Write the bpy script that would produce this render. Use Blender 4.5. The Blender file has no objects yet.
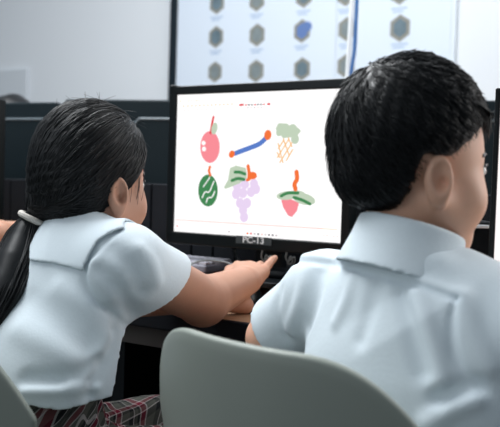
import bpy, bmesh, math, random
import numpy as np
from mathutils import Vector, Matrix
random.seed(4); rng = np.random.default_rng(7)
C = bpy.context.scene.collection
S = bpy.context.scene

# ------------------------------------------------------------------ camera, world, light
FPX, W_, H_ = 750.0, 500, 427
PITCH, ROLL, CAMZ = math.radians(2.2), math.radians(1.8), 0.96
fw = np.array([0, math.cos(PITCH), -math.sin(PITCH)]); up0 = np.array([0, math.sin(PITCH), math.cos(PITCH)]); rt0 = np.array([1., 0, 0])
RT = math.cos(ROLL)*rt0 + math.sin(ROLL)*up0; UP = -math.sin(ROLL)*rt0 + math.cos(ROLL)*up0; CAMP = np.array([0, 0, CAMZ])
cd = bpy.data.cameras.new('camera'); cam = bpy.data.objects.new('camera', cd); C.objects.link(cam)
cd.sensor_fit = 'HORIZONTAL'; cd.sensor_width = 36; cd.lens = FPX/W_*36; cd.clip_start = 0.05
M = Matrix.Identity(4)
for i in range(3):
    M[i][0] = RT[i]; M[i][1] = UP[i]; M[i][2] = -fw[i]; M[i][3] = CAMP[i]
cam.matrix_world = M; S.camera = cam
cd.dof.use_dof = True; cd.dof.focus_distance = 1.12; cd.dof.aperture_fstop = 6.0

w = bpy.data.worlds.new('world'); S.world = w; w.use_nodes = True
bg = w.node_tree.nodes['Background']; bg.inputs[0].default_value = (0.80, 0.91, 1.0, 1); bg.inputs[1].default_value = 0.23

def area(name, loc, sx, sy, power, col, target):
    l = bpy.data.lights.new(name, 'AREA'); l.shape = 'RECTANGLE'; l.size = sx; l.size_y = sy; l.energy = power; l.color = col
    o = bpy.data.objects.new(name, l); C.objects.link(o); o.location = loc
    o.rotation_euler = (Vector(target)-Vector(loc)).to_track_quat('-Z', 'Y').to_euler(); return o
area('ceiling_lamp_front', (-0.9, 1.5, 2.7), 1.8, 0.9, 50, (0.95, 0.98, 1.0), (-0.2, 1.2, 0))
area('ceiling_lamp_back', (0.1, 2.0, 2.95), 4.6, 0.8, 38, (0.97, 0.98, 1.0), (0.4, 3.0, 0.8))
area('window_daylight', (-2.6, -0.6, 2.3), 1.8, 1.4, 15, (0.88, 0.95, 1.0), (0.1, 1.1, 0.75))
area('added_fill_right', (2.3, 1.3, 1.7), 1.4, 1.4, 26, (1.0, 0.97, 0.94), (0.2, 1.0, 0.95))  # fill added to brighten the boy's face; no window is known there
S.view_settings.view_transform = 'Standard'; S.view_settings.look = 'None'; S.view_settings.gamma = 1; S.view_settings.use_curve_mapping = False
S.view_settings.exposure = 0.35

def ray(px, py):
    d = RT*((px-250)/FPX) + UP*((213.5-py)/FPX) + fw
    return d/np.linalg.norm(d)
def at(px, py, y):
    d = ray(px, py); return CAMP + d*(y/d[1])
def on_plane(px, py, p0, n):
    d = ray(px, py); return CAMP + d*(np.dot(np.array(p0)-CAMP, n)/np.dot(d, n))
YAW = math.radians(30)
RV = np.array([math.cos(YAW), -math.sin(YAW), 0]); FV = np.array([math.sin(YAW), math.cos(YAW), 0]); ZV = np.array([0, 0, 1.])
def rf(r, s, z): return RV*r + FV*s + ZV*z            # room coordinates: along the rows, across the rows, up

# ------------------------------------------------------------------ materials
def mat(name, col, rough=0.6, metal=0, emit=None, estr=1.0, noise=None, bump=None, spec=0.5, sss=0):
    m = bpy.data.materials.new(name); m.use_nodes = True; nt = m.node_tree; b = nt.nodes['Principled BSDF']
    b.inputs['Base Color'].default_value = (*col, 1); b.inputs['Roughness'].default_value = rough; b.inputs['Metallic'].default_value = metal
    b.inputs['Specular IOR Level'].default_value = spec
    if sss: b.inputs['Subsurface Weight'].default_value = sss; b.inputs['Subsurface Radius'].default_value = (0.012, 0.005, 0.003); b.inputs['Subsurface Scale'].default_value = 0.5
    if emit: b.inputs['Emission Color'].default_value = (*emit, 1); b.inputs['Emission Strength'].default_value = estr
    if noise or bump:
        tc = nt.nodes.new('ShaderNodeTexCoord')
        nz = nt.nodes.new('ShaderNodeTexNoise'); nz.inputs['Scale'].default_value = (noise or bump)[0]; nz.inputs['Detail'].default_value = 4
        nt.links.new(tc.outputs['Object'], nz.inputs['Vector'])
        if noise:
            mx = nt.nodes.new('ShaderNodeMix'); mx.data_type = 'RGBA'; mx.inputs[6].default_value = (*[c*(1-noise[1]) for c in col], 1); mx.inputs[7].default_value = (*[min(1, c*(1+noise[1])) for c in col], 1)
            nt.links.new(nz.outputs['Fac'], mx.inputs[0]); nt.links.new(mx.outputs[2], b.inputs['Base Color'])
        if bump:
            bp = nt.nodes.new('ShaderNodeBump'); bp.inputs['Strength'].default_value = bump[1]; bp.inputs['Distance'].default_value = 0.002
            nt.links.new(nz.outputs['Fac'], bp.inputs['Height']); nt.links.new(bp.outputs['Normal'], b.inputs['Normal'])
    return m
def emis(name, col, s=1.0):
    return mat(name, (0, 0, 0), 0.3, emit=col, estr=s, spec=0.2)
M_wall = mat('painted_wall', (0.70, 0.74, 0.78), 0.7, noise=(1.5, 0.02))
M_floor = mat('dark_floor', (0.012, 0.012, 0.012), 0.6, noise=(6, 0.2), spec=0.2)  # near-black: the shade under the desk is put into the floor colour
M_blk = mat('black_plastic', (0.004, 0.006, 0.008), 0.5, noise=(40, 0.1), spec=0.2)
M_gls = mat('gloss_black', (0.003, 0.005, 0.006), 0.3, spec=0.2)
M_bgm = mat('dark_teal_plastic', (0.006, 0.013, 0.017), 0.55, noise=(20, 0.12), spec=0.2)
M_rdg = mat('grey_plastic_and_gleam', (0.13, 0.16, 0.18), 0.35)  # paler grey paints the gleam along far monitor bevels; also scroll wheel plastic
M_slate = mat('slate_laminate', (0.009, 0.011, 0.015), 0.7, noise=(15, 0.2), spec=0.2)
M_skin_g = mat('skin', (0.50, 0.265, 0.18), 0.5, noise=(60, 0.05), sss=0.12)
M_skin_b = mat('skin_lit', (0.72, 0.41, 0.285), 0.5, noise=(60, 0.05), sss=0.12)  # boy's skin, raised in colour for the screen glow and daylight on him
M_hair = mat('black_hair', (0.0045, 0.0055, 0.007), 0.42, spec=0.40, noise=(300, 0.4))
M_shirt = mat('white_cotton', (0.70, 0.78, 0.83), 0.85, noise=(250, 0.03), bump=(900, 0.12), spec=0.15)
M_chair = mat('cream_plastic', (0.29, 0.32, 0.285), 0.42, noise=(25, 0.03))
M_trs = mat('dark_cloth', (0.012, 0.013, 0.02), 0.9)
M_wht = mat('white_plastic', (0.75, 0.78, 0.8), 0.4)
M_blu = mat('blue_cable', (0.012, 0.10, 0.30), 0.45)
M_slv = mat("silver_metal", (0.85, 0.87, 0.9), 0.4, metal=0.2)
M_eyew = mat('eye_white', (0.8, 0.8, 0.78), 0.2); M_iris = mat('dark_iris', (0.01, 0.006, 0.004), 0.15); M_lip = mat('lips', (0.42, 0.16, 0.13), 0.5)
M_shoe = mat('black_leather', (0.01, 0.01, 0.011), 0.35)
def wood():
    m = mat('brown_wood', (0.42, 0.25, 0.15), 0.45); nt = m.node_tree; b = nt.nodes['Principled BSDF']
    tc = nt.nodes.new('ShaderNodeTexCoord'); mp = nt.nodes.new('ShaderNodeMapping'); mp.inputs['Scale'].default_value = (3, 40, 40); mp.inputs['Rotation'].default_value = (0, 0, YAW)
    nz = nt.nodes.new('ShaderNodeTexNoise'); nz.inputs['Scale'].default_value = 3; nz.inputs['Detail'].default_value = 5
    cr = nt.nodes.new('ShaderNodeValToRGB'); cr.color_ramp.elements[0].color = (0.30, 0.165, 0.09, 1); cr.color_ramp.elements[1].color = (0.55, 0.35, 0.22, 1)
    nt.links.new(tc.outputs['Object'], mp.inputs[0]); nt.links.new(mp.outputs[0], nz.inputs['Vector']); nt.links.new(nz.outputs['Fac'], cr.inputs[0]); nt.links.new(cr.outputs[0], b.inputs['Base Color'])
    return m
M_wood = wood()
def plaid():
    m = mat('plaid_cloth', (0.1, 0.09, 0.08), 0.9, spec=0.1); nt = m.node_tree; b = nt.nodes['Principled BSDF']; N = nt.nodes.new; L = nt.links.new
    uv = N('ShaderNodeUVMap'); sx = N('ShaderNodeSeparateXYZ'); L(uv.outputs[0], sx.inputs[0])
    def bands(src, ramp):
        mu = N('ShaderNodeMath'); mu.operation = 'FRACT'; L(src, mu.inputs[0])
        cr = N('ShaderNodeValToRGB'); cr.color_ramp.interpolation = 'CONSTANT'; e = cr.color_ramp.elements
        for i, (p, c) in enumerate(ramp):
            if i < 2: e[i].position = p; e[i].color = (*c, 1)
            else: q = e.new(p); q.color = (*c, 1)
        L(mu.outputs[0], cr.inputs[0]); return cr.outputs[0]
    g, r, k, wt = (0.075, 0.08, 0.07), (0.16, 0.012, 0.03), (0.012, 0.014, 0.016), (0.45, 0.42, 0.42)
    ramp = [(0, g), (0.30, wt), (0.34, r), (0.52, wt), (0.56, k), (0.66, g), (0.80, wt), (0.83, k)]
    a = bands(sx.outputs[0], ramp); c = bands(sx.outputs[1], ramp)
    mx = N('ShaderNodeMix'); mx.data_type = 'RGBA'; mx.inputs[0].default_value = 0.5; L(a, mx.inputs[6]); L(c, mx.inputs[7]); L(mx.outputs[2], b.inputs['Base Color'])
    return m
M_plaid = plaid()

# ------------------------------------------------------------------ object helpers
def tag(o, label, cat, group=None, kind=None):
    if label: o['label'] = label
    if cat: o['category'] = cat
    if group: o['group'] = group
    if kind: o['kind'] = kind
    return o
def empty(name, loc, label=None, cat=None, group=None):
    o = bpy.data.objects.new(name, None); C.objects.link(o); o.location = [float(v) for v in loc]; o.empty_display_size = 0.05
    return tag(o, label, cat, group)
def link(name, me, mats, parent=None):
    """world-space mesh -> object, origin kept at the parent's base"""
    o = bpy.data.objects.new(name, me); C.objects.link(o)
    for m in (mats if isinstance(mats, (list, tuple)) else [mats]): me.materials.append(m)
    if parent is not None:
        o.parent = parent
        root = np.zeros(3); q = parent
        while q is not None: root = root + np.array(q.location); q = q.parent
        me.transform(Matrix.Translation(Vector([-float(v) for v in root])))
    return o
def np_mesh(name, V, F, smooth=True, midx=None):
    me = bpy.data.meshes.new(name); V = np.asarray(V, dtype=np.float32); F = np.asarray(F, dtype=np.int32); k = F.shape[1]
    me.vertices.add(len(V)); me.vertices.foreach_set('co', V.ravel()); me.loops.add(F.size); me.loops.foreach_set('vertex_index', F.ravel())
    me.polygons.add(len(F)); me.polygons.foreach_set('loop_start', np.arange(0, F.size, k, dtype=np.int32))
    if midx is not None: me.polygons.foreach_set('material_index', np.asarray(midx, dtype=np.int32))
    me.update(calc_edges=True); me.validate()
    me.polygons.foreach_set('use_smooth', np.full(len(me.polygons), smooth)); return me
class MB:
    """collects shapes for one mesh"""
    def __init__(s): s.bm = bmesh.new()
    def box(s, c, size, R=None, bevel=0.0, mi=0):
        R = np.eye(3) if R is None else np.asarray(R)
        tmp = bmesh.new(); bmesh.ops.create_cube(tmp, size=1)
        for v in tmp.verts: v.co = Vector((v.co.x*size[0], v.co.y*size[1], v.co.z*size[2]))
        if bevel: bmesh.ops.bevel(tmp, geom=list(tmp.edges), offset=bevel, segments=3, affect='EDGES', profile=0.5)
        for v in tmp.verts: v.co = Vector(np.asarray(c) + R @ np.array(v.co))
        return s._merge(tmp, mi)
    def _merge(s, tmp, mi=0):
        for f in tmp.faces: f.material_index = mi
        me = bpy.data.meshes.new('tmp'); tmp.to_mesh(me); tmp.free(); s.bm.from_mesh(me); bpy.data.meshes.remove(me); return s
    def tube(s, pts, r, n=8, mi=0):
        pts = [np.asarray(p, float) for p in pts]; rr = r if hasattr(r, '__len__') else [r]*len(pts); tmp = bmesh.new(); rings = []
        for i, p in enumerate(pts):
            t = pts[min(i+1, len(pts)-1)] - pts[max(i-1, 0)]; t /= np.linalg.norm(t)+1e-9
            a = np.cross(t, [0, 0, 1.] if abs(t[2]) < .9 else [1., 0, 0]); a /= np.linalg.norm(a); b = np.cross(t, a)
            rings.append([tmp.verts.new(Vector(p + rr[i]*(a*math.cos(2*math.pi*k/n)+b*math.sin(2*math.pi*k/n)))) for k in range(n)])
        for A, B in zip(rings, rings[1:]):
            for k in range(n): tmp.faces.new((A[k], A[(k+1) % n], B[(k+1) % n], B[k]))
        tmp.faces.new(rings[0]); tmp.faces.new(rings[-1][::-1]); bmesh.ops.recalc_face_normals(tmp, faces=tmp.faces); return s._merge(tmp, mi)
    def poly(s, pts, mi=0):
        f = s.bm.faces.new([s.bm.verts.new(Vector([float(c) for c in p])) for p in pts]); f.material_index = mi; return s
    def prism(s, pts, vec, mi=0):
        vec = np.asarray(vec); tmp = bmesh.new(); A = [tmp.verts.new(Vector(np.asarray(p))) for p in pts]; B = [tmp.verts.new(Vector(np.asarray(p)+vec)) for p in pts]
        tmp.faces.new(A); tmp.faces.new(B[::-1]); n = len(A)
        for k in range(n): tmp.faces.new((A[k], B[k], B[(k+1) % n], A[(k+1) % n]))
        bmesh.ops.recalc_face_normals(tmp, faces=tmp.faces); return s._merge(tmp, mi)
    def build(s, name, mats, parent=None, smooth=False):
        me = bpy.data.meshes.new(name); s.bm.to_mesh(me); s.bm.free()
        if smooth: me.polygons.foreach_set('use_smooth', np.ones(len(me.polygons), bool)); me.set_sharp_from_angle(angle=math.radians(40))
        return link(name, me, mats, parent)
def frame(yaw, pitch=0.0, roll=0.0):
    """rows: right, forward, up of a frame turned yaw to the right, nodding down by pitch, tilting to its right by roll"""
    r = np.array([math.cos(yaw), -math.sin(yaw), 0]); f = np.array([math.sin(yaw), math.cos(yaw), 0]); u = np.array([0, 0, 1.])
    f, u = f*math.cos(pitch)-u*math.sin(pitch), u*math.cos(pitch)+f*math.sin(pitch)
    r, u = r*math.cos(roll)-u*math.sin(roll), u*math.cos(roll)+r*math.sin(roll)
    return np.array([r, f, u])
ROOM = np.array([RV, FV, ZV]).T
def spline(pts, n=10):
    pts = [np.asarray(p, float) for p in pts]; P = [2*pts[0]-pts[1]] + pts + [2*pts[-1]-pts[-2]]; out = []
    for i in range(1, len(P)-2):
        for k in range(n):
            t = k/n; a, b, c, d = P[i-1:i+3]
            out.append(0.5*(2*b+(c-a)*t+(2*a-5*b+4*c-d)*t*t+(3*b-a-3*c+d)*t**3))
    return out + [pts[-1]]

# ------------------------------------------------------------------ signed-distance modelling
def sd_seg(P, a, b):
    a = np.asarray(a, np.float32); b = np.asarray(b, np.float32); ab = b-a; t = np.clip(((P-a)@ab)/(ab@ab+1e-12), 0, 1)
    return np.linalg.norm(P-a-t[:, None]*ab, axis=1), t
def cone(P, a, b, ra, rb):
    d, t = sd_seg(P, a, b); return d-(ra+(rb-ra)*t)
def ell(P, c, rad, B=None):
    q = P-np.asarray(c, np.float32)
    if B is not None: q = q@np.asarray(B, np.float32).T
    rad = np.asarray(rad, np.float32); k0 = np.linalg.norm(q/rad, axis=1); k1 = np.linalg.norm(q/rad**2, axis=1)
    return k0*(k0-1)/(k1+1e-6)
def smin(a, b, k):
    h = np.clip(0.5+0.5*(b-a)/k, 0, 1); return b+(a-b)*h-k*h*(1-h)
def smax(a, b, k): return -smin(-a, -b, k)
def mesh_sdf(f, lo, hi, h, smooth=2, B=10):
    lo = np.asarray(lo, float); hi = np.asarray(hi, float); nb = np.ceil((hi-lo)/h/B).astype(int); n = nb*B+1
    V = np.ones(n, np.float32)
    bi = np.stack(np.meshgrid(*[np.arange(k) for k in nb], indexing='ij'), -1).reshape(-1, 3)
    fc = f((lo+(bi*B+B/2)*h).astype(np.float32)); near = np.abs(fc) < B*h*0.87*1.7+0.006
    for b in bi[(~near) & (fc < 0)]: V[b[0]*B:(b[0]+1)*B+1, b[1]*B:(b[1]+1)*B+1, b[2]*B:(b[2]+1)*B+1] = -1
    off = np.stack(np.meshgrid(*[np.arange(B+1)]*3, indexing='ij'), -1).reshape(-1, 3); nbk = bi[near]
    for i in range(0, len(nbk), 150):
        idx = (nbk[i:i+150, None, :]*B+off[None]).reshape(-1, 3); V[idx[:, 0], idx[:, 1], idx[:, 2]] = f((lo+idx*h).astype(np.float32))
    s = V < 0; c = np.zeros(n-1, np.int8)
    offs = [(i, j, k) for i in (0, 1) for j in (0, 1) for k in (0, 1)]
    for i, j, k in offs: c += s[i:n[0]-1+i, j:n[1]-1+j, k:n[2]-1+k]
    act = np.argwhere((c > 0) & (c < 8)); idm = np.full(n-1, -1, np.int32); idm[act[:, 0], act[:, 1], act[:, 2]] = np.arange(len(act))
    acc = np.zeros((len(act), 3)); cnt = np.zeros(len(act))
    for a in offs:
        for ax in range(3):
            if a[ax]: continue
            b = list(a); b[ax] = 1
            va = V[act[:, 0]+a[0], act[:, 1]+a[1], act[:, 2]+a[2]]; vb = V[act[:, 0]+b[0], act[:, 1]+b[1], act[:, 2]+b[2]]; m = (va < 0) != (vb < 0)
            t = va[m]/(va[m]-vb[m]); p = np.tile(np.array(a, float), (m.sum(), 1)); p[:, ax] += t; acc[m] += p; cnt[m] += 1
    P = lo+(act+acc/cnt[:, None])*h; Fs = []
    for ax in range(3):
        o1, o2 = (ax+1) % 3, (ax+2) % 3; sl0 = [slice(1, -1)]*3; sl1 = [slice(1, -1)]*3; sl0[ax] = slice(0, -1); sl1[ax] = slice(1, None)
        e = np.argwhere(s[tuple(sl0)] != s[tuple(sl1)]); base = np.ones(3, int); base[ax] = 0; e = e+base; q = []
        for d1, d2 in ((-1, -1), (0, -1), (0, 0), (-1, 0)):
            cc = e.copy(); cc[:, o1] += d1; cc[:, o2] += d2; q.append(idm[cc[:, 0], cc[:, 1], cc[:, 2]])
        q = np.stack(q, 1); fl = ~s[e[:, 0], e[:, 1], e[:, 2]]; q[fl] = q[fl][:, ::-1]; Fs.append(q)
    F = np.concatenate(Fs); F = F[(F >= 0).all(1)]
    for _ in range(smooth):
        A = np.zeros_like(P); k = np.zeros(len(P))
        for i in range(4): np.add.at(A, F[:, i], P[F[:, (i+1) % 4]]); np.add.at(k, F[:, i], 1)
        for i in range(4): np.add.at(A, F[:, i], P[F[:, (i-1) % 4]]); np.add.at(k, F[:, i], 1)
        P = 0.5*P+0.5*A/np.maximum(k, 1)[:, None]
    return P, F
def sdf_obj(name, f, lo, hi, h, m, parent, smooth=2):
    P, F = mesh_sdf(f, lo, hi, h, smooth); return link(name, np_mesh(name, P, F), m, parent)
def cloth_obj(name, outer, cut, lo, hi, h, m, parent, thick=.0028, smooth=1):
    """an open garment: the surface of outer, cut away where cut > 0, with real cloth thickness"""
    P, F = mesh_sdf(lambda Q: smax(outer(Q), cut(Q), .0008), lo, hi, h, smooth); c = P[F].mean(1).astype(np.float32); F = F[outer(c) > -.0022]
    used = np.unique(F); mp = np.full(len(P), -1); mp[used] = np.arange(len(used)); o = link(name, np_mesh(name, P[used], mp[F]), m, parent)
    md = o.modifiers.new('cloth', 'SOLIDIFY'); md.thickness = thick; md.offset = -1; return o
def hit(px, py, f, t0=0.4, t1=2.2):
    d = ray(px, py); t = t0
    for _ in range(200):
        v = float(f((CAMP+d*t)[None].astype(np.float32))[0])
        if v < 0.0004 or t > t1: break
        t += max(v*0.6, 0.0008)
    return CAMP+d*t
def dense(pts):
    L = sum(math.dist(a, b) for a, b in zip(pts, pts[1:])); n = max(2, int(L/5/(len(pts)-1)))
    return [tuple(p) for p in spline(pts, n)]
def project(A, f, off=0.0, it=3):
    """push points onto the surface f = off"""
    sh = np.asarray(A).shape; P = np.asarray(A, np.float32).reshape(-1, 3).copy(); off = np.broadcast_to(np.asarray(off, np.float32), sh[:-1]).reshape(-1); e = .002
    for _ in range(it):
        v = f(P); g = np.stack([f(P+np.eye(3, dtype=np.float32)[i]*e)-v for i in range(3)], 1)/e; P -= ((v-off)/np.maximum((g*g).sum(1), .2))[:, None]*g
    return P.reshape(sh)
def ridges(P, segs):
    """folds of cloth: each (polyline, width, height); negative height is a groove"""
    out = np.zeros(len(P), np.float32)
    for pl, wd, amp in segs:
        d = np.full(len(P), 9., np.float32); lo = np.min(pl, 0)-3*wd; hi = np.max(pl, 0)+3*wd
        m = ((P > lo) & (P < hi)).all(1)
        if not m.any(): continue
        q = P[m]; dd = np.full(len(q), 9., np.float32)
        for a, b in zip(pl, pl[1:]): dd = np.minimum(dd, sd_seg(q, a, b)[0])
        out[m] += amp*np.exp(-(dd/wd)**2)
    return out
def strands(name, paths, r0, m, parent, taper=0.25, sides=3):
    """many thin tapering locks as one mesh; paths: (n, k, 3)"""
    A = np.asarray(paths, float); n, k, _ = A.shape; T = np.gradient(A, axis=1); T /= np.linalg.norm(T, axis=2, keepdims=True)+1e-9
    ref = rng.normal(size=(n, 1, 3)); a = np.cross(T, ref); a /= np.linalg.norm(a, axis=2, keepdims=True)+1e-9; b = np.cross(T, a)
    r0 = np.broadcast_to(np.asarray(r0, float), (n,))
    prof = np.minimum(1, np.linspace(0.35, 3, k))*np.linspace(1, taper, k); R = (r0[:, None]*prof[None])[..., None]; V = []
    for j in range(sides):
        t = 2*math.pi*j/sides; V.append(A+R*(a*math.cos(t)+b*math.sin(t)))
    V = np.stack(V, 2).reshape(-1, 3); i0 = (np.arange(n)[:, None]*k+np.arange(k-1)[None]).reshape(-1)*sides; F = []
    for j in range(sides): F.append(np.stack([i0+j, i0+(j+1) % sides, i0+sides+(j+1) % sides, i0+sides+j], 1))
    return link(name, np_mesh(name, V, np.concatenate(F)), m, parent)

# ------------------------------------------------------------------ setting
WS = 3.1                                                     # the back wall stands this far across the rows
wp0 = rf(0, WS, 0)
def on_wall(px, py, off=0.0): return on_plane(px, py, rf(0, WS-off, 0), FV)
tag(MB().box(rf(0, WS+0.05, 1.5), (9, 0.1, 3.2), ROOM).build('wall_back', M_wall), None, None, kind='structure')
tag(MB().box(rf(0, 1.0, -0.05), (9, 6, 0.1), ROOM).build('floor', M_floor), None, None, kind='structure')

# the board with its sheets of hexagonal pictures
M_frm = mat('dark_frame', (0.006, 0.013, 0.02), 0.6, spec=0.2); M_brd = mat('board_white', (0.66, 0.73, 0.80), 0.5)
M_ppr = mat('poster_paper', (0.64, 0.72, 0.82), 0.6); M_hx1 = mat('hexagon_border_print', (0.22, 0.22, 0.19), 0.6); M_hx2 = mat('hexagon_blue_print', (0.10, 0.155, 0.19), 0.6, noise=(25, 0.5))
M_hx3 = mat('hexagon_grey_print', (0.17, 0.21, 0.22), 0.6, noise=(25, 0.4)); M_cap = mat('caption_print', (0.30, 0.42, 0.60), 0.6); M_hx4 = mat('blue_print', (0.09, 0.17, 0.40), 0.6)
bl = on_wall(176.5, 60)@RV; br = on_wall(456, 40)@RV
bz0, bz1 = 1.05, 1.95
board = empty('display_board', rf((bl+br)/2, WS, 0), 'white display board in a dark frame on the back wall', 'board')
MB().box(rf((bl+br)/2, WS-0.012, (bz0+bz1)/2), (br-bl, 0.02, bz1-bz0), ROOM).build('panel', M_brd, board)
b = MB(); b.box(rf(bl-0.003, WS-0.018, (bz0+bz1)/2), (0.038, 0.034, bz1-bz0+0.03), ROOM)
b.box(rf((bl+br)/2, WS-0.018, bz0), (br-bl, 0.034, 0.025), ROOM); b.box(rf((bl+br)/2, WS-0.018, bz1), (br-bl, 0.034, 0.025), ROOM); b.build('frame', M_frm, board)
def poster(x0, x1, items, label):
    r0, r1 = on_wall(x0, 40)@RV, on_wall(x1, 40)@RV; s = WS-0.0245; z0, z1 = bz0+0.03, bz1-0.03
    b = MB(); b.box(rf((r0+r1)/2, s, (z0+z1)/2), (r1-r0, 0.003, z1-z0), ROOM)
    for (px, py, mi, sc) in items:
        c = on_wall(px, py, WS-s+0.0018); R = 0.050*sc
        b.prism([c+RV*R*math.sin(k*math.pi/3)*0.92+ZV*R*1.08*math.cos(k*math.pi/3) for k in range(6)], -FV*0.0004, 1)
        b.prism([c-FV*0.0004+RV*R*.66*math.sin(k*math.pi/3)*0.92+ZV*R*.74*math.cos(k*math.pi/3) for k in range(6)], -FV*0.0004, mi)
        if mi == 4: b.prism([c-FV*0.0008+RV*(R*.5+R*.5*math.sin(k*math.pi/4))+ZV*(R*.35+R*.5*math.cos(k*math.pi/4)) for k in range(8)], -FV*0.0004, 4)
        q = c-ZV*0.068
        for rr, dz, ln in ((0, 0, 0.05), (-0.004, 0.013, 0.034)): b.box(q-ZV*dz+RV*rr, (ln*1.4*sc, 0.0006, 0.006), ROOM, mi=5)
    return tag(b.build('poster', [M_ppr, M_hx1, M_hx2, M_hx3, M_hx4, M_cap]), label, 'poster')
poster(181, 338, [(217, 3, 2, 1), (257, 0, 3, 1), (304, -4, 2, 1), (216, 37, 2, 1), (257, 35, 3, 1), (302, 31, 4, 1), (215, 72, 3, .95), (256, 71, 3, 1), (302, 69, 2, 1)], 'white poster printed with three columns of hexagonal pictures, left of the hanging cables')
poster(340, 452, [(347, 29, 3, 1), (400, 28, 2, 1.08), (346, -6, 3, 1), (400, -8, 2, 1), (346, 66, 3, 1), (400, 66, 2, 1)], 'white poster of hexagonal pictures above the boy, right of the hanging cables')
# cables coming down in front of the board
def cable(name, pts, r, m, label, cat='cable', n=8): return tag(MB().tube(spline(pts, 8), r, n).build(name, m, smooth=True), label, cat)
d = 2.3
cable('cable_duct', [at(354.5, -30, d), at(351, 20, d), at(348.5, 60, d), at(346, 110, d), at(346, 200, d)], 0.0075, M_wht, 'white cable hanging from above in front of the posters')
cable('network_cable', [at(358.5, -30, d-.02), at(356, 20, d-.02), at(354.5, 50, d-.02), at(351, 75, d-.02), at(350, 115, d-.02), at(350, 200, d-.02)], 0.0058, M_blu, 'blue cable hanging beside the white cable above the boy')
c0, c1 = on_wall(-14, 72), on_wall(29, 101)
tag(MB().box((c0+c1)/2-FV*0.012, (abs((c1-c0)@RV), 0.02, abs(c0[2]-c1[2])), ROOM, 0.003).build('wall_box', mat('pale_grey_paint', (0.60, 0.645, 0.69), 0.6)), 'pale grey flat box on the back wall at far left', 'box')

# ------------------------------------------------------------------ desk
DZ, E0 = 0.725, 1.085                                       # desk height, near edge across the rows
desk = empty('computer_desk', rf(-0.7, E0+0.55, 0), 'long brown wooden computer desk with a dark front edge under the monitors', 'desk')
MB().box(rf(-0.4, E0+0.56, DZ-0.012), (4.2, 1.11, 0.024), ROOM, 0.002).build('desktop', M_wood, desk)
MB().box(rf(-0.4, E0+0.001, DZ-0.014), (4.2, 0.012, 0.034), ROOM, 0.004).build('edge_strip', M_slate, desk)
MB().box(rf(-0.4, E0+0.05, DZ-0.05), (4.2, 0.02, 0.05), ROOM).build('apron', mat('grey_brown_board', (0.06, 0.052, 0.047), 0.6), desk)
MB().box(rf(-0.4, E0+0.40, DZ/2-0.03), (4.2, 0.02, DZ-0.06), ROOM).build('shade_panel', M_blk, desk)  # added black panel that keeps the space under the desk dark
for r in (-2.4, -0.95, 0.75, 1.65): MB().box(rf(r, E0+0.56, DZ/2-0.012), (0.03, 1.0, DZ-0.024), ROOM).build('leg', M_blk, desk)
b = MB()
for i in range(60): b.box(rf(-2.3+i*0.064, 1.545, DZ+0.115), (0.06, 0.018, 0.23), ROOM, 0.003)
b.box(rf(-0.4, 1.55, DZ+0.11), (4.0, 0.012, 0.22), ROOM)
tag(b.build('desk_divider', M_slate), 'dark ribbed divider standing along the desk behind the monitors', 'divider')

# ------------------------------------------------------------------ monitors
SW, SH = 0.401, 0.301
E_scr = emis('screen_white', (1.0, 0.985, 0.985), 0.88)
inks = {'pink': (0.88, 0.25, 0.29), 'red': (0.72, 0.05, 0.06), 'orange': (0.85, 0.16, 0.035), 'blue': (0.09, 0.19, 0.55), 'pale': (0.50, 0.60, 0.46), 'green': (0.05, 0.22, 0.08), 'lilac': (0.76, 0.62, 0.83), 'tan': (0.85, 0.48, 0.20), 'rose': (0.90, 0.60, 0.56), 'grey': (0.55, 0.5, 0.52), 'dark': (0.06, 0.05, 0.07), 'white': (1, .98, .98)}
INK = list(inks)
E_ink = [emis('ink_'+k, c, 0.85) for k, c in inks.items()]
def monitor(name, ctr, label, art=None, yaw=YAW, screen_mat=None, foot=None, bz=0.019):
    B = frame(yaw).T; r, f, u = B.T; c = np.asarray(ctr, float); DZ = foot or globals()['DZ']; base = c+f*0.10; base[2] = DZ
    root = empty(name, base, label, 'monitor')
    b = MB(); T = 0.035; o = f*(T/2-0.006)
    for sx in (-1, 1): b.box(c+r*sx*(SW/2+bz/2)+o, (bz, T, SH+2*bz+0.006), B, 0.003)
    b.box(c+u*(SH/2+bz/2)+o, (SW+2*bz-.002, T, bz), B, 0.003); b.box(c-u*(SH/2+bz/2+0.004)+o, (SW+2*bz-.002, T, bz+0.008), B, 0.003)
    b.box(c+f*0.014, (SW+.01, 0.024, SH+.01), B); b.build('bezel', M_gls, root)
    MB().box(c+f*0.042, (SW*0.8, 0.05, SH*0.75), B, 0.015).build('back_cover', M_blk, root)
    b = MB(); hub = c+f*0.085
    b.box(hub*np.array([1, 1, 0])+ZV*(c[2]+DZ)/2, (0.07, 0.03, c[2]-DZ), B, 0.008); b.build('stand_neck', M_blk, root)
    MB().box(hub*np.array([1, 1, 0])+ZV*(DZ+0.008), (0.15, 0.15, 0.016), B, 0.007).build('stand_base', M_blk, root)
    b = MB(); b.box(c+f*0.0008, (SW, 0.0016, SH), B)
    if art: art(b, c-f*0.0004, r, f, u)
    b.build('screen', [screen_mat or E_scr]+E_ink, root)
    return root, c, r, f, u
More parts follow.
